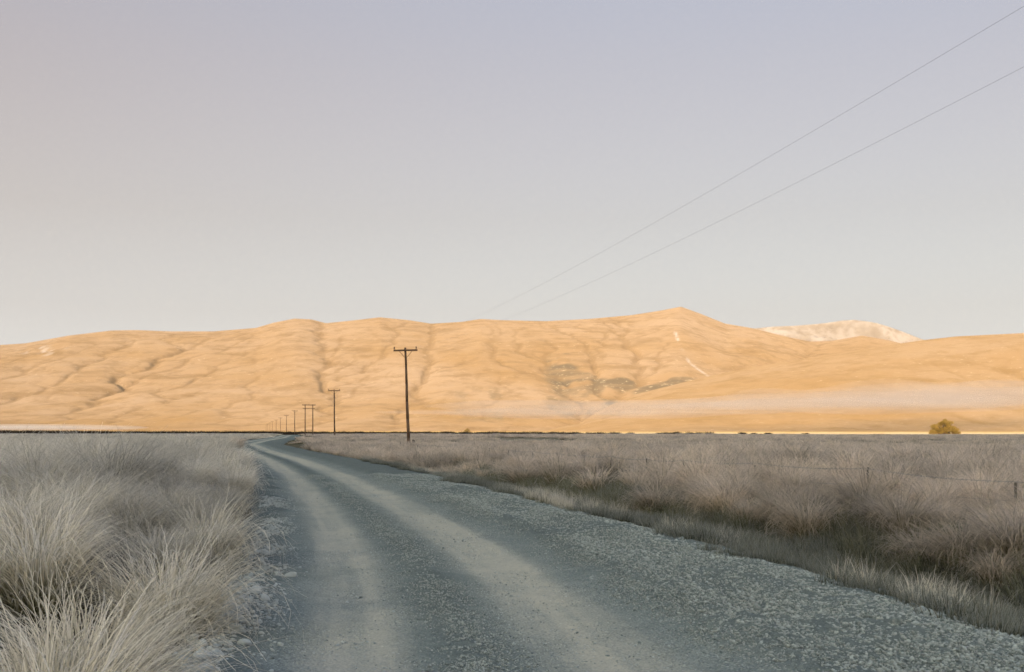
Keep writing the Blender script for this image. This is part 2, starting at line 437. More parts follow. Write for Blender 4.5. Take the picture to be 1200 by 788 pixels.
def make_range(name, label, sky, foot, crest, u_span, prof, noise_amp, mat, cell, iters, K, diff, seed,
               nu, ny, channels=(), back=1.5, paint=None, detail=6.0, soften=1.0):
    u0, u1 = u_span
    ymax = crest * 1.35
    gx = np.arange(min(u0 * ymax, u0 * foot) - 200, max(u1 * ymax, u1 * foot) + 200, cell)
    gy = np.arange(foot - 300, ymax, cell)
    GX, GY = np.meshgrid(gx, gy)
    ft = foot + 0.10 * (crest - foot) * fbm(GX / (crest * 0.09), GX * 0 + seed, 3, seed)
    yc = crest + 0.10 * (crest - foot) * fbm(GX / (crest * 0.12), GX * 0 + seed + 3, 2, seed + 9)
    t = (GY - ft) / (yc - ft)
    Hc = sky(GX / GY) * yc + EYE
    tt = np.clip(t, 0, 1)
    H = Hc * np.where(t <= 1, prof(tt), 1 - back * (t - 1) ** 1.2 * (t > 1) if False else 1 - back * np.clip(t - 1, 0, 1))
    H = np.maximum(H, -5 + 0 * H)
    wx = fbm(GX / (crest * .08), GY / (crest * .08), 2, seed + 20) * crest * 0.05
    rid = 1 - 2 * np.abs(fbm((GX + 0.55 * GY + 1.6 * wx) / (crest * 0.13), (GY - 0.3 * GX + wx) / (crest * 0.17), 4, seed + 30))
    H = H * (1 + noise_amp * (rid - 0.75) * (1 - tt ** 4) * smooth(0, 0.1, tt))
    H = H + 0.0028 * crest * fbm(GX / (crest * .02), GY / (crest * .02), 3, seed + 40) * smooth(0, 0.15, tt) * (1 - 0.7 * tt)
    for pts, depth, width in channels:                        # old valleys, as polylines in (u, t)
        P = np.array([[(px - 600) / F_PX, q] for px, q in pts])
        wl = []
        for (ua, ta), (ub, tb) in zip(P[:-1], P[1:]):
            for s in np.linspace(0, 1, 24):
                yy = foot + (ta + (tb - ta) * s) * (crest - foot)
                wl.append((yy * (ua + (ub - ua) * s) + 25 * math.sin(yy / 60.0), yy))
        D = np.full(GX.shape, 1e9)
        for xx, yy in wl:
            D = np.minimum(D, (GX - xx) ** 2 + (GY - yy) ** 2)
        H = H - depth * np.exp(-np.sqrt(D) / width)
    H, A = erode(H, cell, iters, K, diff)
    S = H
    for _ in range(3):                                        # soften the broad folds, keep the creases
        for ax in (0, 1):
            k = 15; Sp = np.pad(S, [(k, k) if a == ax else (0, 0) for a in (0, 1)], mode='edge')
            cs = np.cumsum(Sp, axis=ax); cs = np.concatenate([np.zeros_like(np.take(cs, [0], axis=ax)), cs], axis=ax)
            n_ = S.shape[ax]
            S = (np.take(cs, np.arange(n_) + 2 * k + 1, axis=ax) - np.take(cs, np.arange(n_), axis=ax)) / (2 * k + 1)
    H = S + soften * (H - S)
    # mesh
    us = np.linspace(u0, u1, nu)
    ys = np.linspace(foot - 150, crest * 1.2, ny)
    U, Y = np.meshgrid(us, ys)
    X = U * Y
    # water wanders: bend the drained surface so that no channel keeps to the grid
    q = crest / 6000.0
    XW = X + q * (85 * fbm(X / (520 * q), Y / (520 * q), 3, seed + 61) + 40 * fbm(X / (130 * q), Y / (130 * q), 2, seed + 62))
    YW = Y + q * 60 * fbm(X / (480 * q), Y / (480 * q), 3, seed + 63)
    Z = bil(H, gx[0], gy[0], cell, XW, YW)
    lap = (np.pad(H, 1, mode='edge')[:-2, 1:-1] + np.pad(H, 1, mode='edge')[2:, 1:-1] + np.pad(H, 1, mode='edge')[1:-1, :-2] + np.pad(H, 1, mode='edge')[1:-1, 2:] - 4 * H) / cell
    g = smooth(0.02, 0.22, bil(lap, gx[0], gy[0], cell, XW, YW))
    Z = Z + detail * fbm(X / (cell * 5), Y / (cell * 5), 3, seed + 50) * smooth(5, 60, Z) * 0.6
    # follow the skyline
    ang = np.max((Z - EYE) / Y, axis=0)
    ratio = sky(us) / np.maximum(ang, 1e-4)
    lift = smooth(0.0, 0.6, Z / np.maximum(np.max(Z, axis=0), 1))
    Z = Z * (1 + (ratio[None, :] - 1) * lift)
    ang = np.max((Z - EYE) / Y, axis=0)
    Z = Z * (1 + (sky(us) / np.maximum(ang, 1e-4) - 1)[None, :] * lift)
    Z = Z - 4 * (1 - smooth(-2, 14, Z))
    tall = np.clip(Z / (sky(us)[None, :] * crest), 0, 1)
    rocky = np.zeros_like(Z); snowy = np.zeros_like(Z)
    if paint: rocky, snowy = paint(U, (Z - EYE) / Y, X, Y, Z, tall)
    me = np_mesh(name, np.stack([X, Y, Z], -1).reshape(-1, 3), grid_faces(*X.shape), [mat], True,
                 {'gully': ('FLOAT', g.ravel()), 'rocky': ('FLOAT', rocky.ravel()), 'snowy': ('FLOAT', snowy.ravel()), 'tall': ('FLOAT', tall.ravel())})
    o = link(name, me)
    tag(o, kind='structure')
    return o

def px_u(px): return (px - 600) / F_PX
def px_e(py): return (HOR - py) / F_PX

M_RANGE = mat_hill('tawny_range', (0.37, 0.242, 0.118), (0.435, 0.32, 0.215), (0.25, 0.165, 0.085), (0.20, 0.16, 0.11))
M_SPUR = mat_hill('tawny_spur', (0.37, 0.242, 0.118), (0.41, 0.295, 0.185), (0.29, 0.19, 0.09), (0.25, 0.2, 0.14), scale=1.4)
M_SNOWY = mat_hill('snowy_mountain', (0.33, 0.27, 0.21), (0.39, 0.33, 0.27), (0.28, 0.23, 0.18), (0.4, 0.35, 0.3), (0.50, 0.45, 0.41), scale=0.5)
M_BACK = mat_hill('shaded_hill', (0.30, 0.24, 0.14), (0.36, 0.29, 0.18), (0.22, 0.17, 0.10), (0.2, 0.18, 0.14))

SKY_MAIN = skyfun([(-500, 420), (-200, 408), (-60, 405), (0, 404), (30, 402), (80, 393), (130, 387), (160, 386.5), (200, 388), (250, 388), (300, 384), (320, 378),
                   (345, 373), (365, 374), (382, 378.5), (420, 374.5), (445, 371.5), (480, 375), (505, 379), (540, 377), (563, 373.5), (590, 375),
                   (640, 376), (690, 373.5), (740, 369), (775, 363.5), (798, 359), (820, 367), (850, 379), (880, 384), (893, 387), (920, 394), (950, 400),
                   (975, 399), (1010, 393), (1040, 398), (1060, 403), (1110, 418), (1250, 430), (1600, 440)])
SKY_SPUR = skyfun([(560, 504), (640, 503), (680, 496), (700, 482), (740, 463), (800, 448), (870, 432), (930, 422), (1000, 410.5), (1050, 403), (1080, 398.5), (1120, 394), (1160, 392), (1200, 390),
                   (1300, 384), (1500, 380)])
SKY_SNOW = skyfun([(700, 430), (850, 392), (880, 385), (890, 384), (905, 382.5), (930, 381.5), (950, 380), (970, 378), (985, 375.5), (1000, 374.5), (1015, 376), (1030, 379), (1040, 382),
                   (1060, 389), (1080, 397), (1120, 408), (1250, 425)])

def paint_main(U, E, X, Y, Z, tall):
    n = fbm(X / 130, Y / 130, 3, 90)
    # a scree and bluff gorge in the middle right
    px = 600 + U * F_PX; py = HOR - E * F_PX
    top = np.interp(px, [630, 645, 690, 740, 800, 840], [420, 424, 436, 440, 440, 445])
    bot = np.interp(px, [630, 660, 690, 720, 800, 840], [434, 462, 488, 480, 458, 449])
    g = smooth(0, 7, py - top + 26 * n) * smooth(0, 7, bot - py + 26 * n) * smooth(632, 650, px) * (1 - smooth(795, 830, px))
    rocky = g * smooth(-0.15, 0.12, n + 0.05)
    low = smooth(450, 462, py) * (1 - smooth(490, 497, py)) * smooth(520, 560, px) * (1 - smooth(660, 700, px)) * smooth(0.0, 0.25, fbm(X / 60, Y / 200, 3, 91)) * 0.6
    line = np.exp(-((px - np.interp(py, [385, 405, 425, 442], [790, 797, 808, 832])) / 1.6) ** 2) * smooth(386, 392, py) * (1 - smooth(438, 444, py))
    left = smooth(0.05, 0.3, fbm(X / 40, Y / 120, 3, 93)) * np.exp(-((px - 52) / 22) ** 2 - ((py - 411) / 6) ** 2)
    return np.clip(rocky + low, 0, 1), np.clip(0.5 * line * smooth(-0.3, 0.2, n) + 0.4 * left, 0, 1)

def paint_snow(U, E, X, Y, Z, tall):
    n = fbm(X / 300, Y / 600, 4, 99)
    return np.zeros_like(Z), np.clip(smooth(0.62, 1.0, tall + 0.5 * n) * 0.8, 0, 1)

def build_hills():
    make_range('hills', '', SKY_MAIN, 3000, 6000, (-0.62, 0.62), lambda t: 0.22 * t + 0.78 * smooth(0, 1.12, t) / smooth(0, 1.12, 1.0), 0.040, M_RANGE, 22, 16, 0.014, 0.03, 3,
               760, 300, channels=[([(700, 0.0), (690, 0.12), (668, 0.32), (640, 0.55)], 50, 90), ([(690, 0.15), (730, 0.3), (790, 0.5)], 28, 70),
                                   ([(118, 0.10), (125, 0.3), (150, 0.5), (120, 0.68)], 9, 60)], paint=paint_main, soften=0.6)
    make_range('hill', '', SKY_SPUR, 1900, 3300, (-0.02, 0.75), lambda t: 0.30 * t + 0.70 * smooth(0, 1.1, t) / smooth(0, 1.1, 1.0), 0.04, M_SPUR, 16, 8, 0.015, 0.12, 57,
               420, 170, back=0.6, detail=2.5)
    make_range('mountain', '', SKY_SNOW, 9000, 13000, (0.08, 0.52), lambda t: 0.3 * t + 0.7 * t ** 1.5, 0.35, M_SNOWY, 45, 16, 0.10, 0.05, 83,
               300, 110, paint=paint_snow, detail=14)

def build_shading_hill():
    """the ridge behind the photographer that still keeps the low sun off the road"""
    L = 1700.0; hc = L * math.tan(SUN_EL)
    T0 = np.array([-300.0, 660.0]); T1 = np.array([250.0, 400.0])
    a = T0 - TRAVEL * L; b = T1 - TRAVEL * L
    d = (b - a) / np.linalg.norm(b - a); nrm = np.array([-d[1], d[0]])
    S = np.linspace(-900, 1900, 180); V = np.linspace(-900, 760, 130)
    SS, VV = np.meshgrid(S, V)
    X = a[0] + d[0] * SS + nrm[0] * VV; Y = a[1] + d[1] * SS + nrm[1] * VV
    end = smooth(-900, -250, SS) * (1 - smooth(1100, 1900, SS))
    side = np.where(VV < 0, smooth(-900, 0, VV), 1 - smooth(0, 760, VV))
    top = hc + 5 * fbm(SS / 80, SS * 0 + 1, 3, 12)
    Z = top * end * side * (1 + 0.12 * fbm(X / 60, Y / 60, 3, 14) * (1 - side)) - 1.0
    z0 = np.zeros(Z.size)
    me = np_mesh('shade_hill', np.stack([X, Y, Z], -1).reshape(-1, 3), grid_faces(*X.shape), [M_BACK], True,
                 {k: ('FLOAT', z0) for k in ('gully', 'rocky', 'snowy', 'tall')})
    tag(link('hill', me), kind='structure')

# ------------------------------------------------------------------ grass
def blades(n, seg, root_r, length, tilt, bend, width, wind=(0, 0), seed=0, lodge=0.15, zmin=0.02):
    """n curved blades as strips; returns verts, faces, along, tint"""
    g = np.random.default_rng(seed)
    ph = g.uniform(0, 2 * np.pi, n); rr = root_r * np.sqrt(g.uniform(0, 1, n))
    x = rr * np.cos(ph); y = rr * np.sin(ph); z = np.zeros(n)
    az = ph + g.normal(0, 0.55, n)
    dx = np.cos(az) + wind[0]; dy = np.sin(az) + wind[1]
    az = np.arctan2(dy, dx)
    L = g.uniform(length[0], length[1], n) * (1 - 0.25 * (g.uniform(0, 1, n) < 0.3))
    th0 = np.abs(g.normal(tilt[0], tilt[1], n)) * (0.35 + 0.65 * rr / root_r)
    k = g.uniform(bend[0], bend[1], n) + (g.uniform(0, 1, n) < lodge) * g.uniform(0.6, 1.5, n)
    aw = g.normal(0, 0.5, n)                       # sideways swing along the blade
    face = g.uniform(-0.8, 0.8, n)
    P = np.zeros((n, seg + 1, 3)); Tn = np.zeros((n, seg + 1, 3))
    ds = L / seg
    for j in range(seg + 1):
        s = j / seg
        th = th0 + k * s ** 1.6
        a = az + aw * s * s
        P[:, j] = np.stack([x, y, z], -1)
        Tn[:, j] = np.stack([np.sin(th) * np.cos(a), np.sin(th) * np.sin(a), np.cos(th)], -1)
        x = x + ds * np.sin(th) * np.cos(a); y = y + ds * np.sin(th) * np.sin(a); z = np.maximum(z + ds * np.cos(th), zmin)
    side = np.stack([-np.sin(az + face), np.cos(az + face), 0 * az], -1)[:, None, :]
    s = np.linspace(0, 1, seg + 1)
    wd = width * (0.75 + 0.5 * g.uniform(0, 1, n))[:, None] * (1 - 0.75 * s ** 1.5)[None, :]
    A = P - side * wd[:, :, None] * 0.5; B = P + side * wd[:, :, None] * 0.5
    V = np.stack([A, B], 2).reshape(-1, 3)
    base = (np.arange(n) * (seg + 1) * 2)[:, None] + (np.arange(seg) * 2)[None, :]
    Fc = np.stack([base, base + 1, base + 3, base + 2], -1).reshape(-1, 4)
    al = np.broadcast_to(s[None, :, None], (n, seg + 1, 2)).ravel()
    ti = np.broadcast_to(g.uniform(0, 1, n)[:, None, None], (n, seg + 1, 2)).ravel()
    return V, Fc, al, ti

def merge(parts):
    V = []; F = []; A = []; T = []; o = 0
    for v, f, a, t in parts:
        V.append(v); F.append(f + o); A.append(a); T.append(t); o += len(v)
    return np.concatenate(V), np.concatenate(F), np.concatenate(A), np.concatenate(T)

def tussock(seed, n=900, seg=6, H=0.85, wind=(0.25, 0.0), width=0.006, spread=0.16):
    a = blades(int(n * .54), seg, spread, (H * 0.8, H * 1.25), (0.36, 0.15), (0.8, 1.9), width, wind, seed)
    b = blades(int(n * .24), seg, spread * 1.15, (H * 0.55, H * 1.0), (0.85, 0.2), (0.6, 1.5), width, wind, seed + 1)
    c = blades(int(n * .22), seg, spread * 0.9, (H * 0.95, H * 1.4), (0.22, 0.15), (1.6, 3.0), width, wind, seed + 2, lodge=0.35)
    return merge([a, b, c])

def blade_mesh(name, data, mat):
    v, f, a, t = data
    return np_mesh(name, v, f, [mat], False, {'along': ('FLOAT', a), 'tint': ('FLOAT', t)})

def scatter(name, label, protos, mat, pts, rots, scales, ids, kind='stuff', smooth_shade=False):
    """one object: its mesh carries the patterns (pid >= 0) and the places (pid -1); nodes set a pattern on each place"""
    V = []; F = []; A = []; T = []; Pd = []; o = 0
    for k, (v, f, a, t) in enumerate(protos):
        V.append(v); F.append(f + o); A.append(a); T.append(t); Pd.append(np.full(len(v), k, np.int32)); o += len(v)
    npnt = len(pts); nproto = o
    V = np.concatenate(V + [pts]); F = np.concatenate(F)
    A = np.concatenate(A + [np.zeros(npnt)]); T = np.concatenate(T + [np.zeros(npnt)]); Pd = np.concatenate(Pd + [np.full(npnt, -1, np.int32)])
    rot = np.zeros((len(V), 3), np.float32); rot[nproto:] = rots
    sc = np.ones((len(V), 3), np.float32); sc[nproto:] = scales
    iid = np.zeros(len(V), np.int32); iid[nproto:] = ids
    me = np_mesh(name, V, F, [mat], smooth_shade, {'along': ('FLOAT', A.astype(np.float32)), 'tint': ('FLOAT', T.astype(np.float32)), 'pid': ('INT', Pd),
                 'rot': ('FLOAT_VECTOR', rot), 'siz': ('FLOAT_VECTOR', sc), 'iid': ('INT', iid)})
    ob = link(name, me)
    ng = bpy.data.node_groups.new(name + '_nodes', 'GeometryNodeTree')
    ng.interface.new_socket('Geometry', in_out='INPUT', socket_type='NodeSocketGeometry')
    ng.interface.new_socket('Geometry', in_out='OUTPUT', socket_type='NodeSocketGeometry')
    N = ng.nodes.new; L = ng.links.new
    gi = N('NodeGroupInput'); go = N('NodeGroupOutput')
    def named(nm, tp):
        q = N('GeometryNodeInputNamedAttribute'); q.data_type = tp; q.inputs['Name'].default_value = nm
        return q.outputs['Attribute']
    pid = named('pid', 'INT')
    def is_id(k):
        c = N('FunctionNodeCompare'); c.data_type = 'INT'; c.operation = 'EQUAL'
        ia = [s for s in c.inputs if s.type == 'INT']
        L(pid, ia[0]); ia[1].default_value = k
        return c.outputs[0]
    def sep(k):
        s = N('GeometryNodeSeparateGeometry'); s.domain = 'POINT'
        L(gi.outputs[0], s.inputs['Geometry']); L(is_id(k), s.inputs['Selection'])
        return s.outputs['Selection']
    join = N('GeometryNodeGeometryToInstance')
    for k in reversed(range(len(protos))):
        L(sep(k), join.inputs[0])
    iop = N('GeometryNodeInstanceOnPoints')
    L(sep(-1), iop.inputs['Points']); L(join.outputs[0], iop.inputs['Instance'])
    iop.inputs['Pick Instance'].default_value = True
    L(named('iid', 'INT'), iop.inputs['Instance Index'])
    er = N('FunctionNodeEulerToRotation'); L(named('rot', 'FLOAT_VECTOR'), er.inputs[0]); L(er.outputs[0], iop.inputs['Rotation'])
    L(named('siz', 'FLOAT_VECTOR'), iop.inputs['Scale'])
    L(iop.outputs[0], go.inputs[0])
    md = ob.modifiers.new('scatter', 'NODES'); md.node_group = ng
    ob['kind'] = kind
    if label: ob['label'] = label
    return ob

def in_view(x, y, margin=1.2):
    return (np.abs(x) < 0.475 * y + margin) & (y > 2)

def jitter_grid(x0, x1, y0, y1, step):
    gx = np.arange(x0, x1, step); gy = np.arange(y0, y1, step)
    X, Y = np.meshgrid(gx, gy)
    X = X + rng.uniform(-.48, .48, X.shape) * step; Y = Y + rng.uniform(-.48, .48, Y.shape) * step
    return X.ravel(), Y.ravel()

def tilt_rots(n, t=0.08):
    return np.stack([rng.normal(0, t, n), rng.normal(0, t, n), rng.uniform(0, 2 * np.pi, n)], -1)

LEFT_PROTOS = []
FIELD_PROTOS = []
TAKEN = []                                     # (x, y, r) of the tussocks that are things of their own

def build_tussock_things():
    for s in range(5):
        LEFT_PROTOS.append(tussock(100 + 7 * s, 1350, 9, 1.04, (0.28, 0.08), 0.0105, 0.24))
        FIELD_PROTOS.append(tussock(200 + 7 * s, 1000, 7, 0.88, (-0.34, 0.0), 0.0105, 0.18))
    lm = [blade_mesh('tussock_blades', p, M_LEFT) for p in LEFT_PROTOS]
    fm = [blade_mesh('tussock_blades', p, M_FIELD) for p in FIELD_PROTOS]
    spec = [
        # px, distance, mesh set, index, scale, spin, label
        (60, 4.9, lm, 0, 1.0, 0.2, 'big frosted tussock with looping pale blades in the bottom left corner'),
        (95, 5.9, lm, 1, 0.95, 1.0, 'frosted tussock combed to the right, just above the bottom edge beside the road'),
        (40, 8.2, lm, 2, 0.9, 2.1, 'tall frosted tussock at the left edge, behind the corner tussock'),
        (198, 8.6, lm, 3, 0.95, 0.5, 'straw-coloured tussock leaning over the pale stones at the road edge'),
        (240, 12.5, lm, 4, 0.95, 0.3, 'upright tussock whose fringe overhangs the left road edge halfway along'),
        (945, 17.8, fm, 0, 1.05, 0.4, 'large dark-based tussock at the front of the field, right of centre'),
        (1060, 16.2, fm, 1, 1.0, 1.8, 'dense brown-green tussock between the two biggest clumps on the right bank'),
        (1168, 12.8, fm, 2, 0.62, 2.5, 'pale bushy tussock standing forward in the ditch at the right edge'),
        (850, 21.5, fm, 3, 1.05, 0.9, 'tussock on the bank directly behind the ditch, below the barbed wire'),
        (610, 40.0, fm, 4, 1.25, 0.9, 'dark round tussock on the verge in front of the short fence posts'),
        (262, 52.0, lm, 2, 1.1, 0.0, 'rounded tussock at the left road edge, just before the far bend'),
        (278, 104.0, fm, 3, 1.7, 0.0, 'low dark tussock clump at the left of the far road bend'),
    ]
    for i, (px, y, ms, k, sc, rz, lab) in enumerate(spec):
        x = (px - 600) / F_PX * y
        o = link('grass_tussock', ms[k])
        o.location = (x, y, float(ground_z(x, y)) - 0.03)
        o.rotation_euler = (0, 0, rz); o.scale = (sc, sc, sc)
        tag(o, lab, 'tussock', 'frosted tussocks that stand out beside the road')
        TAKEN.append((x, y, 0.5))

def free(x, y):
    ok = np.ones(len(x), bool)
    for tx, ty, r in TAKEN:
        ok &= (x - tx) ** 2 + (y - ty) ** 2 > r * r
    return ok

def place(x, y, lo, hi, protos, big_seed, zoff=-0.04, zs=0.2):
    n = len(x)
    p = np.stack([x, y, ground_z(x, y) + zoff], -1)
    s = rng.uniform(lo, hi, n) * (1 + 0.5 * fbm(x * 0.22, y * 0.22, 2, big_seed))
    sc = np.stack([s * rng.uniform(.9, 1.15, n), s * rng.uniform(.9, 1.15, n), s * (1 + zs * rng.uniform(-1, 1, n))], -1)
    return p, sc, rng.integers(0, protos, n)

def wind_rots(n, spread=0.7):
    return np.stack([rng.normal(0, .07, n), rng.normal(0, .07, n), rng.normal(0, spread, n)], -1)

def build_grass():
    # left bank, near
    x, y = jitter_grid(-16, 1, 3.0, 27, 0.86)
    w = x - centre(y)
    m = in_view(x, y, 1.0) & (w < -2.95 + 0.35 * smooth(9, 14, y) + 0.4 * vnoise(y, y * 0, 3)) & free(x, y) & (vnoise(x * .6, y * .6, 33) > -0.34)
    x, y = x[m], y[m]
    p, sc, ids = place(x, y, 0.66, 1.0, 5, 21)
    edge = smooth(-3.6, -2.6, x - centre(y)); sc *= (1 - 0.22 * edge)[:, None]
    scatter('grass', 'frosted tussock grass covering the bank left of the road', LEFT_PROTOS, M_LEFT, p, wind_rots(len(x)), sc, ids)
    n_left = len(x)
    # right field, near
    x, y = jitter_grid(-6, 16, 9, 27, 0.84)
    w = x - centre(y)
    m = in_view(x, y, 1.0) & (w > 6.75 + 0.9 * vnoise(y * .5, y * 0, 4)) & free(x, y) & (vnoise(x * .6, y * .6, 34) > -0.32)
    x, y = x[m], y[m]
    p, sc, ids = place(x, y, 0.60, 1.06, 5, 22)
    scatter('grass', 'tawny frosted tussock grass on the bank right of the ditch', FIELD_PROTOS, M_FIELD, p, wind_rots(len(x)), sc, ids)
    # middle distance, both sides
    mp = [tussock(300 + 7 * s, 300, 4, 0.88, (0.1, 0), 0.018, 0.24) for s in range(4)]
    for side, mt, lab in ((-1, M_LEFT, 'pale frosted tussock grass left of the road in the middle distance'),
                          (1, M_FIELD, 'tawny frosted tussock grass of the field in the middle distance')):
        x, y = jitter_grid(-56, 56, 26, 112, 1.08)
        w = x - centre(y)
        m = in_view(x, y, 1.0) & ((w < -2.5) if side < 0 else (w > 5.6 + 1.6 * (1 - smooth(30, 45, y)) + 0.5 * vnoise(y * .4, y * 0, 6)))
        m &= free(x, y) & (vnoise(x * 0.35, y * 0.35, 77) > -0.25) & ((x + 10.7) ** 2 + (y - 113) ** 2 > 6)
        x, y = x[m], y[m]
        p, sc, ids = place(x, y, 0.55, 1.3, 4, 23)
        sc[:, 2] *= np.interp(y, [26, 60, 112], [1.0, 0.8, 0.6])
        scatter('grass', lab, mp, mt, p, tilt_rots(len(x)), sc, ids)
    # far: patches
    def patch(seed, mature=1.0):
        g = np.random.default_rng(seed); ps = []
        for q in range(9):
            v, f, a, t = tussock(seed * 31 + q * 5, 46, 3, 0.66 * mature * g.uniform(.6, 1.3), (0.1, 0), 0.05, 0.35)
            v = v + np.array([g.uniform(-1.2, 1.2), g.uniform(-1.2, 1.2), 0]); ps.append((v, f, a, t))
        return merge(ps)
    fp = [patch(s) for s in range(4)]
    for side, mt, lab in ((-1, M_LEFT, 'pale far grass of the plain left of the road'), (1, M_FIELD, 'far grass of the plain right of the road')):
        x, y = jitter_grid(-260, 260, 110, 560, 2.1)
        w = x - centre(y)
        m = in_view(x, y, 6) & ((w < -3.6) if side < 0 else (w > 7.0))
        m &= (vnoise(x * 0.08, y * 0.03, 78) > -0.36) & (y + 0.4545 * x < 500 + 30 * vnoise(x * .05, y * 0, 79))
        x, y = x[m], y[m]
        p, sc, ids = place(x, y, 0.75, 1.2, 4, 24)
        sc[:, 2] *= np.interp(y, [110, 300, 520], [0.68, 0.55, 0.42])
        scatter('grass', lab, fp, mt, p, tilt_rots(len(x), 0.02), sc, ids)
    # short ditch grass right of the gravel
    dp = [merge([blades(150, 3, 0.22, (0.08, 0.26), (0.35, 0.2), (0.2, 1.0), 0.006, (0, 0), 400 + s)]) for s in range(4)]
    x, y = jitter_grid(-14, 14, 8, 60, 0.19)
    w = x - centre(y)
    m = in_view(x, y, 1.0) & (w > 4.4 + 1.3 * fbm(x * 0.7, y * 0.7, 3, 79)) & (w < 7.6) & (rng.uniform(0, 1, len(x)) < np.where(w < 5.1, 0.45, 0.9))
    x, y = x[m], y[m]
    n = len(x)
    p = np.stack([x, y, np.maximum(surf_z(x, y), ground_z(x, y)) - 0.01], -1)
    s = rng.uniform(0.6, 1.25, n) * (1 + 0.6 * fbm(x * .6, y * .6, 2, 80))
    scatter('grass', 'short dull grass in the ditch right of the road', dp, M_DITCH, p, tilt_rots(n), np.stack([s, s, s], -1), rng.integers(0, 4, n))
    gp = [merge([blades(130, 4, 0.24, (0.2, 0.5), (0.4, 0.2), (0.5, 1.5), 0.008, (-.1, 0), 420 + s)]) for s in range(3)]
    x, y = jitter_grid(-14, 14, 9, 60, 0.30)
    w = x - centre(y)
    m = in_view(x, y, 1.0) & (w > 6.3 + 0.9 * fbm(x * .5, y * .5, 2, 83)) & (w < 8.0) & (rng.uniform(0, 1, len(x)) < 0.6)
    x, y = x[m], y[m]; n = len(x)
    s = rng.uniform(0.6, 1.2, n)
    scatter('grass', 'dark green grass at the foot of the right bank', gp, M_GREEN, np.stack([x, y, ground_z(x, y) - 0.01], -1), tilt_rots(n), np.stack([s, s, s], -1), rng.integers(0, 3, n))
    # bleached straw tufts along the gravel edge
    sp = [merge([blades(60, 4, 0.10, (0.10, 0.38), (0.3, 0.2), (0.1, 0.9), 0.006, (-.2, 0), 440 + s)]) for s in range(3)]
    x, y = jitter_grid(-14, 14, 8, 60, 0.30)
    w = x - centre(y)
    m = in_view(x, y, 1.0) & (w > 3.7) & (w < 6.4) & (vnoise(x * .9, y * .35, 81) > np.interp(w, [3.7, 4.6, 6.4], [0.38, 0.17, 0.24]))
    x, y = x[m], y[m]; n = len(x)
    p = np.stack([x, y, np.maximum(surf_z(x, y), ground_z(x, y)) - 0.01], -1)
    s = rng.uniform(0.6, 1.3, n)
    scatter('grass', 'bleached straw tufts along the right gravel edge', sp, M_LEFT, p, tilt_rots(n), np.stack([s, s, s], -1), rng.integers(0, 3, n))
    # far terrace edge in shade: its darkness put into the blade colour
    sb = [merge([blades(90, 3, 1.2, (0.6, 1.5), (0.5, 0.25), (0.2, 0.9), 0.16, (0, 0), 500 + s)]) for s in range(3)]
    X = rng.uniform(-330, 120, 2600); Y = 560 - 0.30 * X * 0 + rng.uniform(-40, 40, 2600) - 0.4545 * (X + 300) * 0.8 + 60
    keep = rng.uniform(0, 1, 2600) < np.interp(X, [-330, -120, -30, 40, 120], [1, 1, .6, .15, .06])
    X, Y = X[keep], Y[keep]
    m = in_view(X, Y, 8); X, Y = X[m], Y[m]; n = len(X)
    s = rng.uniform(0.7, 1.5, n) * np.interp(X, [-300, 0], [1.1, .7])
    p = np.stack([X, Y, ground_z(X, Y) - 0.1], -1)
    scatter('shaded_terrace_edge', 'dark low line standing in for the shaded terrace edge on the far plain', sb, M_EDGE_SHADE, p, tilt_rots(n), np.stack([s * 1.4, s * 1.4, s], -1), rng.integers(0, 3, n))

# ------------------------------------------------------------------ stones
def rock(seed, sub=2, flat=0.7):
    bm = bmesh.new(); bmesh.ops.create_icosphere(bm, subdivisions=sub, radius=0.5)
    co = np.array([v.co[:] for v in bm.verts]); fc = np.array([[v.index for v in f.verts] for f in bm.faces]); bm.free()
    g = np.random.default_rng(seed)
    for _ in range(11):                                   # chip flat faces
        d = g.normal(0, 1, 3); d /= np.linalg.norm(d); c = g.uniform(0.22, 0.38)
        h = co @ d - c
        co = co - np.clip(h, 0, None)[:, None] * d[None, :] * 0.9
    co = co * np.array([1.0, g.uniform(.65, .9), flat * g.uniform(.7, 1.0)])
    co = co + g.normal(0, 0.008, co.shape)
    z = np.zeros(len(co))
    return co, fc, z, z

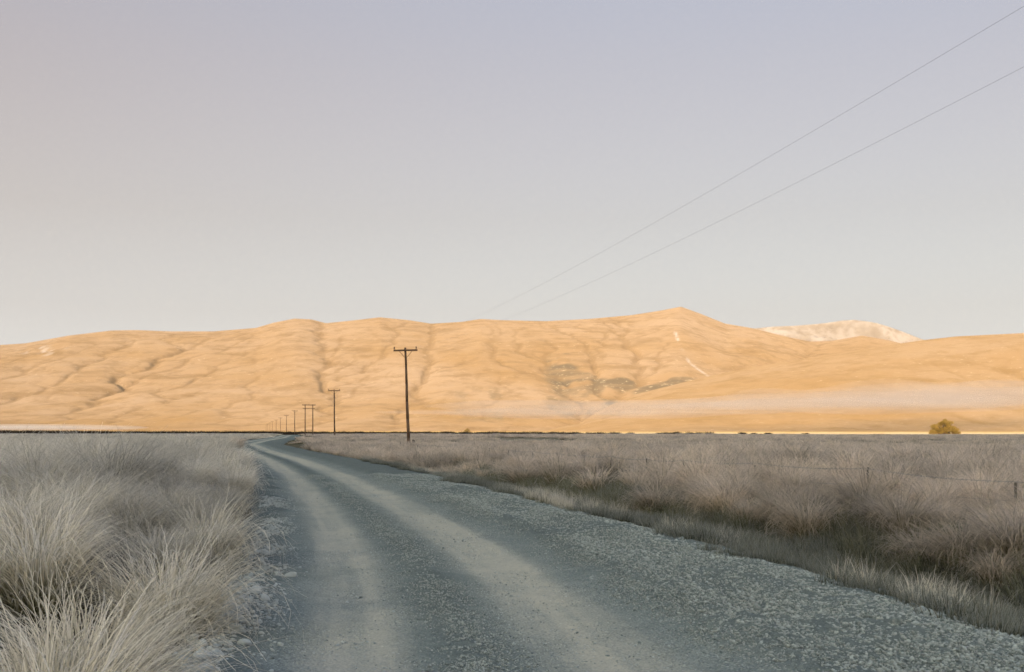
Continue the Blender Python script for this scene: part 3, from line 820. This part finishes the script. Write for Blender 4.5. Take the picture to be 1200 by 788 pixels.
def build_stones():
    rk = [rock(s, 1) for s in range(7)]
    def lay(x, y, s, name, label, mat, sink=0.2):
        n = len(x)
        w = x - centre(y)
        p = np.stack([x, y, surf_z(x, y) + s * (0.35 - sink) * 0.6], -1)
        sc = np.stack([s, s * rng.uniform(.8, 1.2, n), s * rng.uniform(.75, 1.1, n)], -1)
        rots = np.stack([rng.normal(0, .35, n), rng.normal(0, .35, n), rng.uniform(0, 6.28, n)], -1)
        scatter(name, label, rk, mat, p, rots, sc, rng.integers(0, 7, n))
    # loose gravel: right side, centre ridge, left rim; density follows the tracks
    N = 620000
    y = 6.5 + 34 * rng.uniform(0, 1, N) ** 1.5
    w = rng.uniform(W_L - 0.15, W_R + 1.1, N)
    x = centre(y) + w
    patch = 0.75 + 0.9 * fbm(x * 0.9, y * 0.5, 3, 55)
    dens = 0.05 + 0.85 * smooth(1.55, 2.3, w) + 0.75 * np.exp(-((w - 0.02) / 0.26) ** 2) + 0.42 * (1 - smooth(-1.75, -1.25, w))
    dens = dens * (1 - 0.93 * smooth(4.5, 5.9, w + 1.0 * fbm(x * .8, y * .8, 2, 57)))
    keep = (rng.uniform(0, 1, N) < np.clip(dens * patch, 0.01, 1) * 0.8) & in_view(x, y, 0.4)
    x, y, w = x[keep], y[keep], w[keep]; n = len(x)
    big = smooth(1.6, 3.0, w)
    s = 0.014 + rng.exponential(0.008, n) * (0.8 + 0.8 * big)
    s = np.clip(s, 0.014, 0.06)
    lay(x, y, s, 'gravel', 'loose blue-grey gravel spread over the road', M_STONE)
    # a rim of small pale stones on the left
    N = 9000
    y = 6.8 + 20 * rng.uniform(0, 1, N) ** 1.4; w = rng.normal(-1.95, 0.24, N); x = centre(y) + w
    m = in_view(x, y, .3) & (w > -2.7) & (w < -1.35) & (fbm(x * 1.5, y * 1.0, 2, 58) > -0.12); x, y = x[m], y[m]
    lay(x, y, np.clip(0.018 + rng.exponential(0.016, len(x)), 0, 0.08), 'gravel', 'small pale stones rimming the left road edge', M_STONE_PALE, 0.2)
    # embedded stones in the tracks
    N = 15000
    y = 6.8 + 30 * rng.uniform(0, 1, N) ** 1.5; w = rng.uniform(-1.8, 1.7, N); x = centre(y) + w
    m = in_view(x, y, .3); x, y = x[m], y[m]
    lay(x, y, 0.010 + rng.exponential(0.006, len(x)), 'gravel', 'pale stones pressed into the wheel tracks', M_STONE_PALE, 0.45)
    # single larger stones along both edges
    ms = [np_mesh('rock', v, f, [M_STONE_PALE], True) for v, f, _, _ in [rock(40 + k, 2, 0.8) for k in range(6)]]
    md = [np_mesh('rock', v, f, [M_STONE], True) for v, f, _, _ in [rock(60 + k, 2, 0.7) for k in range(6)]]
    def singles(n, w0, w1, y0, y1, s0, s1, meshes, label, group):
        for i in range(n):
            yy = y0 + (y1 - y0) * random.random() ** 1.3; ww = random.triangular(w0, w1, (w0 + w1) / 2)
            xx = float(centre(yy)) + ww; s = s0 + (s1 - s0) * random.random() ** 2.2
            if abs(xx) > 0.47 * yy: continue
            o = link('stone', random.choice(meshes))
            z = max(float(surf_z(xx, yy)), float(ground_z(xx, yy)))
            o.location = (xx, yy, z + 0.14 * s)
            o.rotation_euler = (random.gauss(0, .3), random.gauss(0, .3), random.uniform(0, 6.28)); o.scale = (s, s, s)
            tag(o, label, 'stone', group)
    singles(120, -2.35, -1.5, 7.2, 15.0, 0.06, 0.17, ms, 'pale rounded stone in the loose row between the left tussocks and the road', 'pale stones along the left road edge')
    singles(70, 3.5, 5.0, 8.8, 22.0, 0.05, 0.15, md, 'angular blue-grey stone among the gravel at the foot of the ditch', 'larger stones along the right road edge')

# ------------------------------------------------------------------ poles, wires, fence
def cyl_bm(bm, p0, p1, r0, r1, seg=10):
    p0 = Vector(p0); p1 = Vector(p1); d = (p1 - p0)
    q = d.to_track_quat('Z', 'Y')
    rings = []
    for p, r in ((p0, r0), (p1, r1)):
        rings.append([bm.verts.new(p + q @ Vector((r * math.cos(2 * math.pi * k / seg), r * math.sin(2 * math.pi * k / seg), 0))) for k in range(seg)])
    for k in range(seg):
        bm.faces.new((rings[0][k], rings[0][(k + 1) % seg], rings[1][(k + 1) % seg], rings[1][k]))
    bm.faces.new(rings[0][::-1]); bm.faces.new(rings[1])

def box_bm(bm, c, sx, sy, sz, bev=0.0):
    r = bmesh.ops.create_cube(bm, size=1.0)
    for v in r['verts']:
        v.co = Vector((v.co.x * sx + c[0], v.co.y * sy + c[1], v.co.z * sz + c[2]))
    if bev:
        es = list({e for v in r['verts'] for e in v.link_edges})
        bmesh.ops.bevel(bm, geom=es, offset=bev, segments=1, affect='EDGES')

def bm_obj(name, fn, mat, parent=None, smooth_shade=False):
    bm = bmesh.new(); fn(bm)
    bmesh.ops.recalc_face_normals(bm, faces=bm.faces)
    me = bpy.data.meshes.new(name); bm.to_mesh(me); bm.free()
    me.materials.append(mat)
    if smooth_shade:
        for p in me.polygons: p.use_smooth = True
    return link(name, me, parent)

def copy_tree(o, parent=None):
    c = o.copy(); COL.objects.link(c)
    if parent is not None: c.parent = parent
    for ch in o.children: copy_tree(ch, c)
    return c

def insulator(parent, x, z):
    def f(bm):
        cyl_bm(bm, (x, 0, z), (x, 0, z + 0.10), 0.018, 0.018, 6)
        cyl_bm(bm, (x, 0, z + 0.08), (x, 0, z + 0.17), 0.075, 0.06, 8)
        cyl_bm(bm, (x, 0, z + 0.17), (x, 0, z + 0.27), 0.05, 0.065, 8)
    bm_obj('insulator', f, M_GLAZE, parent)

POLE_H = 10.0
def build_poles():
    xs = lambda px, Y: (px - 600) / F_PX * Y
    yaw = math.atan2(0.225, 1.0)
    root = empty('utility_pole')
    def pole(bm):
        z = 0; r = 0.185; prev = (0, 0, -0.6)
        for k in range(1, 7):
            zz = -0.6 + (POLE_H + 0.6) * k / 6
            nx = 0.02 * math.sin(k * 1.7)
            if k == 6: nx = 0
            cyl_bm(bm, prev, (nx, 0, zz), r, r - 0.013, 10); prev = (nx, 0, zz); r -= 0.013
    bm_obj('pole', pole, M_WOOD, root, True)
    bm_obj('crossarm', lambda bm: box_bm(bm, (0, -0.17, POLE_H - 0.28), 2.5, 0.14, 0.17, 0.012), M_WOOD, root)
    for s in (-1, 1):
        bm_obj('brace', lambda bm: cyl_bm(bm, (s * 0.72, -0.26, POLE_H - 0.32), (s * 0.05, -0.2, POLE_H - 1.05), 0.028, 0.028, 6), M_WOOD, root)
        insulator(root, s * 1.14, POLE_H - 0.19)
    Y1 = 114.0; sp = 117.0
    def put(o, px, Y, lean, lab, grp, top_py=None):
        x = xs(px, Y)
        z = float(ground_z(x, Y))
        o.location = (x, Y, z); o.rotation_euler = (0, lean, yaw)
        if top_py is not None:
            top = EYE + (HOR - top_py) / F_PX * Y
            s = (top - z) / POLE_H
            o.scale = (1, 1, s) if abs(s - 1) < 0.4 else (s, s, s)
        tag(o, lab, 'utility pole', grp)
    specs = [(479, Y1, R(-2.0), 'tall brown wooden pole with crossarm standing nearest in the frosted grass', 'wooden power poles', 407),
             (392, 233, R(-0.5), 'second wooden pole, between the tallest pole and the twin-legged frame', 'wooden power poles', 456),
             (345.3, 478, 0, 'single wooden pole next left of the twin-legged frame', 'wooden power poles', 480.5),
             (335.5, 590, 0, 'second single pole left of the twin-legged frame', 'wooden power poles', 486)]
    for k, px in enumerate((328.5, 323.5, 319.0, 316.2, 313.7, 311.8)):
        specs.append((px, 710 + 118 * k, 0, 'tiny far pole in the row trailing off left of the twin-legged frame', 'far tiny power poles', (489, 491.5, 493.5, 495, 496.2, 497.2)[k]))
    for i, (px, Y, ln, lab, grp, tp) in enumerate(specs):
        o = root if i == 0 else copy_tree(root)
        put(o, px, Y, ln, lab, grp, tp)
    # stub beside the nearest pole: a short post of its own
    x = xs(484.5, Y1 - 0.6)
    st = bm_obj('stub_post', lambda bm: cyl_bm(bm, (0, 0, -0.3), (0.02, 0, 1.0), 0.17, 0.15, 8), M_POST)
    st.location = (x, Y1 - 0.6, float(ground_z(x, Y1)))
    tag(st, 'short dark stub post at the foot of the tallest pole', 'post')
    # twin-legged frame
    Yh = 352.0
    hx = xs(362, Yh); z = float(ground_z(hx, Yh)); top = EYE + (HOR - 473.5) / F_PX * Yh - z
    fr = empty('twin_pole_frame', (hx, Yh, z), (0, 0, 0.05))
    tag(fr, 'twin-legged wooden pole frame with two crossarms, left of the second pole', 'utility pole', 'wooden power poles')
    for s in (-1, 1):
        bm_obj('pole', lambda bm: cyl_bm(bm, (s * 1.22, 0, -0.6), (s * 1.22, 0, top), 0.17, 0.13, 8), M_WOOD, fr, True)
    bm_obj('crossarm', lambda bm: box_bm(bm, (0, -0.19, top - 0.25), 4.2, 0.14, 0.24, 0.012), M_WOOD, fr)
    bm_obj('crossarm', lambda bm: box_bm(bm, (0, -0.19, top - 1.35), 3.9, 0.12, 0.16, 0.012), M_WOOD, fr)
    bm_obj('brace', lambda bm: box_bm(bm, (0, -0.19, 1.9), 2.8, 0.1, 0.14, 0.01), M_WOOD, fr)
    for px in (-1.95, 0, 1.95): insulator(fr, px, top - 0.13)

    # the two wires, pole to pole, the nearest span running over the camera's right shoulder
    d = np.array([-0.2195, 0.9756]); perp = np.array([0.9756, 0.2195])
    P1 = np.array([xs(475, Y1), Y1])
    P0 = np.array([P1[0] + 0.225 * 119, Y1 - 119.0])
    P2 = np.array([xs(392, 233), 233.0]); P3 = np.array([hx, Yh]); P4 = np.array([xs(345.3, 478), 478.0]); P5 = np.array([xs(335.5, 590), 590.0])
    ztop = lambda P, py: EYE + (HOR - py) / F_PX * P[1] + 0.05
    nodes = [(P0, 8.55 + EYE), (P1, ztop(P1, 407)), (P2, ztop(P2, 456)), (P3, ztop(P3, 473.5)), (P4, ztop(P4, 480.5)), (P5, ztop(P5, 486))]
    for off, lab in ((-1.14, 'thin overhead wire, upper of the two crossing the sky'), (1.14, 'thin overhead wire, lower of the two crossing the sky')):
        pts = []; rad = []
        for (A, za), (B, zb) in zip(nodes[:-1], nodes[1:]):
            n = 48
            for k in range(n + (1 if B is P5 else 0)):
                t = k / n
                side = off if not (A is P0 and off < 0) else -0.88 + (off + 0.88) * t
                q = A + (B - A) * t + perp * side
                sag = 1.45 * 4 * t * (1 - t)
                pts.append((q[0], q[1], za + (zb - za) * t - sag))
        pts = np.array(pts); m = len(pts)
        r = 0.0030
        ring = np.array([[math.cos(a), 0.0, math.sin(a)] for a in np.linspace(0, 2 * np.pi, 5)[:-1]])
        # ring lies across the run of the wire
        acr = np.array([perp[0], perp[1], 0.0]); upv = np.array([0, 0, 1.0])
        V = (pts[:, None, :] + r * (ring[None, :, 0:1] * acr + ring[None, :, 2:3] * upv)).reshape(-1, 3)
        F = []
        for k in range(m - 1):
            for j in range(4):
                F.append((k * 4 + j, k * 4 + (j + 1) % 4, k * 4 + 4 + (j + 1) % 4, k * 4 + 4 + j))
        o = link('overhead_wire', np_mesh('overhead_wire', V, np.array(F), [M_WIRE], True))
        tag(o, lab, 'wire', 'overhead wires')

def build_fence():
    OFF = 9.2
    line = lambda y: float(centre(y)) + OFF + 0.6 * (1 - float(smooth(16, 26, y)))
    fx = empty('wire_fence', (line(20), 20, float(ground_z(line(20), 20))))
    tag(fx, 'low post and wire fence half sunk in the frosted grass', 'fence')
    inv = -np.array(fx.location)
    ys_post = [13.5, 17.2, 21.0, 25.2, 29.4, 32.2, 35.4, 38.2, 41.3, 44.6, 48.5, 52.0, 56, 60.5, 65, 70, 76]
    mesh_cache = []
    for k in range(3):
        bm = bmesh.new(); cyl_bm(bm, (0, 0, -0.3), (0.01 * k, 0, 0.72 + 0.03 * k), 0.024, 0.02, 7)
        bmesh.ops.recalc_face_normals(bm, faces=bm.faces)
        me = bpy.data.meshes.new('post'); bm.to_mesh(me); bm.free(); me.materials.append(M_POST); mesh_cache.append(me)
    tops = []
    for i, y in enumerate(ys_post):
        x = line(y); z = float(ground_z(x, y))
        p = link('post', mesh_cache[i % 3], fx)
        p.location = Vector((x, y, z)) - fx.location
        p.rotation_euler = (random.gauss(0, .04), random.gauss(0, .05), 0)
        tops.append((x, y, z))
    for hgt in (0.76, 0.46):
        pts = []
        for (A, B) in zip(tops[:-1], tops[1:]):
            for k in range(10):
                t = k / 10
                pts.append((A[0] + (B[0] - A[0]) * t, A[1] + (B[1] - A[1]) * t, A[2] + (B[2] - A[2]) * t + hgt - 0.05 * 4 * t * (1 - t)))
        def wf(bm):
            for a, b in zip(pts[:-1], pts[1:]):
                cyl_bm(bm, Vector(a) + Vector(inv), Vector(b) + Vector(inv), 0.003, 0.003, 4)
            if hgt > .7:                                       # barbs
                for a, b in zip(pts[:160], pts[1:161]):
                    for q in (0.2, 0.55, 0.9):
                        c = Vector(a).lerp(Vector(b), q) + Vector(inv)
                        cyl_bm(bm, c + Vector((-.02, .012, -.022)), c + Vector((.02, -.012, .022)), 0.0025, 0.0025, 3)
        bm_obj('barbed_wire' if hgt > .7 else 'wire', wf, M_WIRE, fx)
    # fallen post resting in the grass
    y = 31.0; x = (757 - 600) / F_PX * y; z = float(ground_z(x, y))
    fp = bm_obj('fallen_post', lambda bm: cyl_bm(bm, (-0.7, 0.1, 0.46), (0.3, -0.1, 0.36), 0.035, 0.055, 8), M_POST)
    fp.location = (x, y, z)
    tag(fp, 'dark old post lying slanted in the grass beside the fence', 'post')

# ------------------------------------------------------------------ trees
def mat_leaf(name, a, b, c3):
    t = NT(name)
    r = t.attr('tint')
    c = t.mix(t.map(r, 0, 0.5), a, b); c = t.mix(t.map(r, 0.6, 1.0), c, c3)
    d = t.diffuse(c); tr = t.n('ShaderNodeBsdfTranslucent', inp={'Color': c}).outputs[0]
    return t.surf(t.n('ShaderNodeMixShader', inp={0: 0.3, 1: d, 2: tr}).outputs[0])
M_LEAF = mat_leaf('autumn_leaf', (0.24, 0.17, 0.05), (0.40, 0.28, 0.08), (0.52, 0.37, 0.12))

def bushy(name, label, cat, px, Y, width, height, nl, seed, profile):
    x = (px - 600) / F_PX * Y
    root = empty(name, (x, Y, float(ground_z(x, Y))))
    tag(root, label, cat)
    g = np.random.default_rng(seed)
    tips = []
    def wood(bm):
        for k in range(9):
            a = g.uniform(0, 6.28); rr = g.uniform(.25, .95)
            ex = math.cos(a) * width * .42 * rr; ey = math.sin(a) * width * .30 * rr
            ez = height * profile(ex / (width * .5)) * g.uniform(.55, .85)
            b0 = (ex * .08, ey * .08, -0.2); m = (ex * .45, ey * .45, ez * .55)
            cyl_bm(bm, b0, m, .035 * height, .022 * height, 7); cyl_bm(bm, m, (ex, ey, ez), .022 * height, .008 * height, 6)
            for q in range(3):
                s = (ex + g.normal(0, .08) * width, ey + g.normal(0, .08) * width, ez + g.uniform(-.1, .12) * height)
                cyl_bm(bm, m, s, .010 * height, .004 * height, 5)
    bm_obj('trunk', wood, M_BARK, root)
    cl = []
    while len(cl) < 90:
        a = g.uniform(-1, 1); b = g.uniform(-1, 1); c = g.uniform(0.05, 1)
        if a * a + b * b > 1: continue
        top = height * profile(a) * math.sqrt(max(0.05, 1 - b * b * .6))
        cl.append((a * width * .5, b * width * .36, c * top * .94, g.uniform(.05, .11) * width))
    cl = np.array(cl)
    ci = g.integers(0, len(cl), nl)
    d = g.normal(0, 1, (nl, 3)); d /= np.linalg.norm(d, axis=1)[:, None]
    P = cl[ci, :3] + d * cl[ci, 3:4] * g.uniform(.35, 1.0, (nl, 1)) * np.array([1, 1, .75])
    P[:, 2] = np.maximum(P[:, 2], 0.15)
    u = g.normal(0, 1, (nl, 3)); u /= np.linalg.norm(u, axis=1)[:, None]
    v = np.cross(u, g.normal(0, 1, (nl, 3))); v /= np.linalg.norm(v, axis=1)[:, None]
    s = g.uniform(.014, .028, (nl, 1)) * width
    V = np.stack([P - u * s, P + v * s * .5, P + u * s, P - v * s * .5], 1).reshape(-1, 3)
    F = np.arange(nl * 4).reshape(-1, 4)
    ti = np.repeat((0.5 * g.uniform(0, 1, nl) + 0.5 * g.uniform(0, 1, len(cl))[ci]), 4).astype(np.float32)
    link('crown', np_mesh('crown', V, F, [M_LEAF], False, {'tint': ('FLOAT', ti)}), root)

def build_trees():
    bushy('broad_tree', 'lone golden-brown bushy tree on the sunlit plain at the right', 'tree', 1107, 600, 15.5, 9.6, 7000, 5,
          lambda a: (1 - abs(a) ** 2.6) * (0.80 + 0.2 * math.exp(-((a - 0.1) / 0.22) ** 2) - 0.12 * math.exp(-((a + .1) / .1) ** 2)) * (1.0 if a < .2 else 1.02 - .25 * (a - .2)) + .05)
    bushy('round_bush', 'small golden bush on the sunlit strip right of the tallest pole', 'bush', 547.5, 900, 6.6, 3.6, 1800, 9,
          lambda a: (1 - abs(a) ** 2.4) + .05)

# ------------------------------------------------------------------ mist
def build_mist():
    t = NT('mist_air')
    v = t.n('ShaderNodeVolumePrincipled', inp={'Color': (0.94, 0.91, 0.93, 1), 'Density': 0.0014, 'Anisotropy': 0.0})
    t.t.links.new(v.outputs[0], t.out.inputs['Volume'])
    def lens(mat, label, px, py, Y, rx, ry, rz, tilt, seed):
        """nested shells, so that the bank thins out towards its rim"""
        cx = (px - 600) / F_PX * Y; cz = EYE + (HOR - py) / F_PX * Y
        for k, q in enumerate((1.0, 0.72, 0.46)):
            bm = bmesh.new()
            bmesh.ops.create_icosphere(bm, subdivisions=4, radius=1.0)
            co = np.array([v.co[:] for v in bm.verts])
            x = co[:, 0] * rx * q; y = co[:, 1] * ry * q
            zz = co[:, 2] * rz * q * (1 + 0.9 * fbm(x / (rx * .3) + seed, y / ry + k, 3, seed + k)) + 0.5 * rz * fbm(x / (rx * .4), y / ry, 2, seed + 7)
            for v, X_, Y_, Z_ in zip(bm.verts, x, y, zz):
                v.co = Vector((cx + X_ + 0.1 * rx * (k * .5), Y + Y_, max(cz + Z_ + tilt * X_, 1.0)))
            me = bpy.data.meshes.new('mist'); bm.to_mesh(me); bm.free(); me.materials.append(mat)
            for p in me.polygons: p.use_smooth = True
            tag(link('mist', me), label, kind='stuff')
    lab = 'thin band of pinkish morning mist over the far valley floor'
    lens(t.m, lab, 900, 473, 1650, 520, 150, 13, 0.008, 3)
    lens(t.m, lab, 1130, 462, 1720, 380, 130, 20, 0.02, 5)
    lens(t.m, lab, 660, 483, 1600, 280, 110, 7, 0.0, 8)
    t2 = NT('low_mist_air')
    v = t2.n('ShaderNodeVolumePrincipled', inp={'Color': (0.97, 0.94, 0.93, 1), 'Density': 0.006, 'Anisotropy': 0.0})
    t2.t.links.new(v.outputs[0], t2.out.inputs['Volume'])
    lens(t2.m, 'pale low mist bank on the horizon at the far left', -160, 501.5, 2000, 520, 130, 6.5, 0.0, 11)

def build_haze():
    t = NT('haze_air')
    v = t.n('ShaderNodeVolumePrincipled', inp={'Color': (0.95, 0.94, 0.93, 1), 'Density': 0.000008, 'Anisotropy': 0.0})
    t.t.links.new(v.outputs[0], t.out.inputs['Volume'])
    o = bm_obj('haze', lambda bm: box_bm(bm, (0, 6000, 740), 26000, 20400, 1500), t.m)
    tag(o, kind='stuff')

import time
_t = time.time()
for fn in (build_ground, build_road, build_hills, build_shading_hill, build_poles, build_fence, build_trees,
           build_tussock_things, build_grass, build_stones, build_mist, build_haze):
    fn(); print('built', fn.__name__, round(time.time() - _t, 1));
